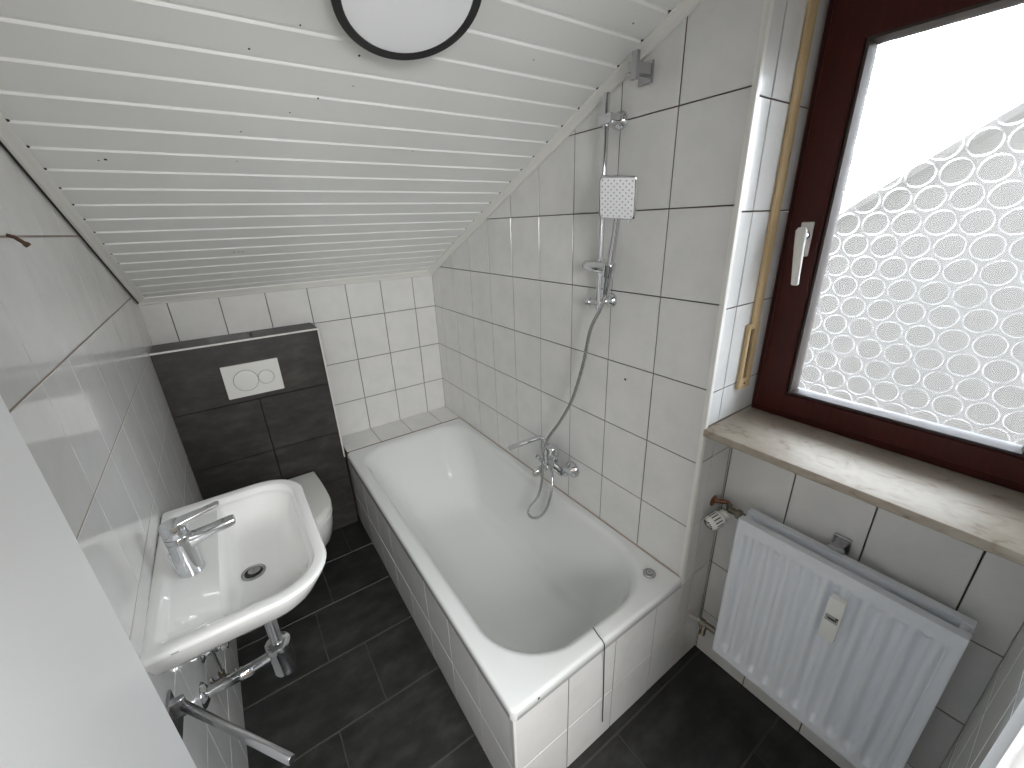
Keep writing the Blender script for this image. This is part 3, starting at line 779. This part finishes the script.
# bullseye pane: hexagonal packing of dished roundels with raised rings, a real relief
import numpy as np
PX = .2905; pitch, rowp = .0606, .0536
ny, nz = 372, 690
ya, yb, za, zb = GY0+.003, GY1-.003, GZ0-.002, GZ1-.004
c0y, c0z = -2.102, 1.642
Yg, Zg = np.meshgrid(np.linspace(ya, yb, ny+1), np.linspace(za, zb, nz+1), indexing='ij')
best = np.full(Yg.shape, 9.)
rr0 = np.round((Zg-c0z)/rowp)
for dr_ in (-1, 0, 1):
    r = rr0+dr_
    yo = c0y+np.where(np.mod(r, 2) == 1, pitch/2, 0)
    kk = np.round((Yg-yo)/pitch)
    best = np.minimum(best, np.hypot(Yg-(yo+kk*pitch), Zg-(c0z+r*rowp)))
ring = np.exp(-((best-.0266)/.0017)**2)
H = .0028*ring+np.where(best < .0266, .0019*(best/.0266)**2-.0007*np.exp(-(best/.004)**2), .0012)
mb = MB()
mb.v = [tuple(q) for q in np.stack([PX-H, Yg, Zg], -1).reshape(-1, 3).tolist()]
for i in range(ny):
    for j in range(nz):
        a = i*(nz+1)+j; mb.f.append((a, a+nz+1, a+nz+2, a+1))
        mb.m.append(1 if abs(best[i, j]-.0266) < .0012 else 2 if best[i, j] > .0266 else 0)
m0 = len(mb.v); bx = PX+.004
mb.v += [(bx, ya, za), (bx, yb, za), (bx, yb, zb), (bx, ya, zb)]
mb.face((m0, m0+3, m0+2, m0+1))
ed = [[i*(nz+1) for i in range(ny+1)], [ny*(nz+1)+j for j in range(nz+1)], [i*(nz+1)+nz for i in range(ny, -1, -1)], [j for j in range(nz, -1, -1)]]
for L_, (p, q_) in zip(ed, ((0, 1), (1, 2), (2, 3), (3, 0))): mb.face(L_+[m0+q_, m0+p])
mb.build('pane', [M['glass'], M['glass_ring'], M['glass_gap']], win, smooth=70)
# handle
mb = MB(); mb.bbox(.238, .2505, -2.012, -1.982, 1.612, 1.703, .003); hb = mb.build('window_handle', M['handle'], win)
mb = MB(); mb.lathe([(.0125, 0), (.0125, .020), (.010, .023), (0, .023)], (.239, -1.998, 1.668), (-1, 0, 0), 20)
mb.build('spindle', M['chrome_dull'], hb, smooth=40)
mb = MB()
def lsec(z, x, y, hx, hy): return [Vector((x+hx*a, y+hy*b, z)) for a, b in ((1, .6), (.6, 1), (-.6, 1), (-1, .6), (-1, -.6), (-.6, -1), (.6, -1), (1, -.6))]
mb.loft([lsec(1.690, .208, -1.999, .006, .008), lsec(1.682, .208, -1.999, .010, .0125), lsec(1.64, .207, -2.002, .010, .0115), lsec(1.58, .206, -2.007, .008, .0095), lsec(1.540, .205, -2.011, .007, .0085), lsec(1.537, .205, -2.011, .005, .006)])
mb.build('grip', M['handle'], hb, smooth=40)
# marble sill
mb = MB(); mb.bbox(-.006, .300, YF+.003, YE-.002, 1.0895, 1.114, .003, 2)
mb.build('window_sill', M['marble'], win, smooth=40)

# roller blind strap cover on the reveal
sc_ = thing('blind_strap_cover', 'pale wooden roller-blind strap cover on the white tiled reveal', 'strap cover', (.2, YE, 1.2))
mb = MB(); mb.bbox(.172, .212, YE-.010, YE-.001, 1.40, 2.30, .002); mb.build('upper_strip', M['wood'], sc_)
mb = MB()
mb.bbox(.150, .165, YE-.012, YE-.001, 1.207, 1.418, .002); mb.bbox(.188, .214, YE-.012, YE-.001, 1.207, 1.418, .002); mb.bbox(.161, .192, YE-.012, YE-.001, 1.207, 1.24, .002); mb.bbox(.161, .192, YE-.012, YE-.001, 1.410, 1.418, .002)
mb.build('lower_plate', M['wood'], sc_)
mb = MB(); mb.box(.163, .190, YE-.003, YE-.001, 1.235, 1.412); mb.build('slot', M['dark'], sc_)
mb = MB(); mb.lathe([(.0035, 0), (.003, .002), (0, .0022)], (.178, YE-.012, 1.224), (0, -1, 0), 10); mb.build('screw', M['rust'], sc_)

# ------------------------------------------------------------------ open white door leaf (left foreground) and casing
mb = MB(); mb.bbox(-1.414, -1.375, YF+.01, -1.792, .008, 1.985, .002)
dr = struct(mb.build('door_1', M['door_paint']))
mb = MB()
mb.bbox(-.56, -.435, YF+.0, YF+.018, 0, 2.10, .004); mb.bbox(-.56, -.485, YF+.017, YF+.024, 0, 2.10, .006, 3)
struct(mb.build('trim_5', M['door_paint'], smooth=40))

# ------------------------------------------------------------------ outside: neighbouring house
nh_ = thing('neighbouring_house', 'pale neighbouring house roof seen blurred through the bullseye glass', 'house', (9, -1, -3))
def gable(x, y):  # roof edge height at this y
    return 2.357+(-.435-y)*.68
mb = MB()
ya_, yb_ = 1.6, -4.2
xf = 5.0
mb.loft([[Vector((x, y, z)) for y, z in ((ya_, -3.2), (yb_, -3.2), (yb_, gable(0, yb_)), (ya_, gable(0, ya_)))] for x in (xf+.3, xf+7)])
mb.build('facade', M['render'], nh_)
mb = MB()
mb.loft([[Vector((x, y, z)) for y, z in ((ya_+.3, gable(0, ya_+.3)-.12), (yb_, gable(0, yb_)-.12), (yb_, gable(0, yb_)+.0), (ya_+.3, gable(0, ya_+.3)+.0))] for x in (xf, xf+7.3)])
mb.build('roof', M['roof'], nh_)

# outer skin of this house: deep reveal; unseen slab added above the window
mb = MB(); mb.box(.4205, .50, -6, 3, 2.30, 3.2); mb.box(.4205, .50, -6, YF-.05, -3, 2.30); mb.box(.4205, .50, YE+.06, 3, -3, 2.30); mb.box(.4205, .50, YF-.05, YE+.06, -3, 1.06)
struct(mb.build('wall_outside', M['paint']))
mb = MB(); mb.box(.502, 1.1, -6, 3, 2.40, 2.50); struct(mb.build('sky_blocker', M['mahog']))  # unseen overhang, added to keep the high sky off the sill

# ------------------------------------------------------------------ light
wd = bpy.data.worlds.new('sky'); S.world = wd; wd.use_nodes = True
bg = wd.node_tree.nodes['Background']
tcw = wd.node_tree.nodes.new('ShaderNodeTexCoord'); sx = wd.node_tree.nodes.new('ShaderNodeSeparateXYZ'); rp = wd.node_tree.nodes.new('ShaderNodeValToRGB')
wd.node_tree.links.new(tcw.outputs['Generated'], sx.inputs[0]); wd.node_tree.links.new(sx.outputs['Z'], rp.inputs['Fac'])
e_ = rp.color_ramp.elements
e_[0].position = .0; e_[0].color = (.10, .10, .095, 1); e_[1].position = .03; e_[1].color = (.95, .98, 1, 1)
e2 = e_.new(.6); e2.color = (.84, .93, 1, 1)
wd.node_tree.links.new(rp.outputs['Color'], bg.inputs['Color'])
bg.inputs['Strength'].default_value = 3.3

def area(name, loc, direction, sx_, sy_, power, col=(1, 1, 1), portal=False):
    l = bpy.data.lights.new(name, 'AREA'); l.shape = 'RECTANGLE'; l.size = sx_; l.size_y = sy_; l.energy = power; l.color = col
    o = bpy.data.objects.new(name, l); C.objects.link(o); o.location = loc
    o.rotation_euler = Vector(direction).to_track_quat('-Z', 'Y').to_euler()
    if portal: l.cycles.is_portal = True
    return o
area('window_daylight_portal', (.345, (GY0+GY1)/2, (GZ0+GZ1)/2), (-1, 0, 0), GZ1-GZ0+.04, GY1-GY0+.04, 1, portal=True)
area('hall_fill', (-1.30, -4.0, 1.9), (.15, 1, -.08), .9, .9, 4.8, (.98, .99, 1))  # added fill light behind the camera, no real fixture
area('hall_fill_high', (-.55, -3.15, 2.38), (-.15, .8, -1), .5, .4, 2.6, (.92, .97, 1))  # second added fill, set high to brighten door leaf and tub rim
sl = bpy.data.lights.new('hazy_sun', 'SUN'); sl.energy = .22; sl.angle = math.radians(36); sl.color = (.92, .96, 1)
so = bpy.data.objects.new('hazy_sun', sl); C.objects.link(so); so.location = (3, -4, 4)
so.rotation_euler = Vector((-.80, -.02, -.47)).to_track_quat('-Z', 'Y').to_euler()

# ------------------------------------------------------------------ camera (measured from the tile joints)
cd = bpy.data.cameras.new('camera'); cam = bpy.data.objects.new('camera', cd); C.objects.link(cam)
cd.sensor_fit = 'HORIZONTAL'; cd.sensor_width = 36; cd.lens = 14.4738; cd.clip_start = .01; cd.clip_end = 200
cam.matrix_world = Matrix(((0.819890, 0.234119, -0.522465, -1.12392), (-0.571484, 0.279736, -0.771463, -2.53052), (-0.034462, 0.931094, 0.363148, 1.72720), (0, 0, 0, 1)))
S.camera = cam

S.view_settings.view_transform = 'Standard'; S.view_settings.look = 'None'
S.view_settings.gamma = 1; S.view_settings.use_curve_mapping = False
S.view_settings.exposure = 3.5
cy = S.cycles
cy.use_denoising = True
cy.caustics_refractive = False; cy.caustics_reflective = False
cy.max_bounces = 14; cy.diffuse_bounces = 8; cy.glossy_bounces = 6; cy.transmission_bounces = 8; cy.transparent_max_bounces = 12
cy.sample_clamp_indirect = .6
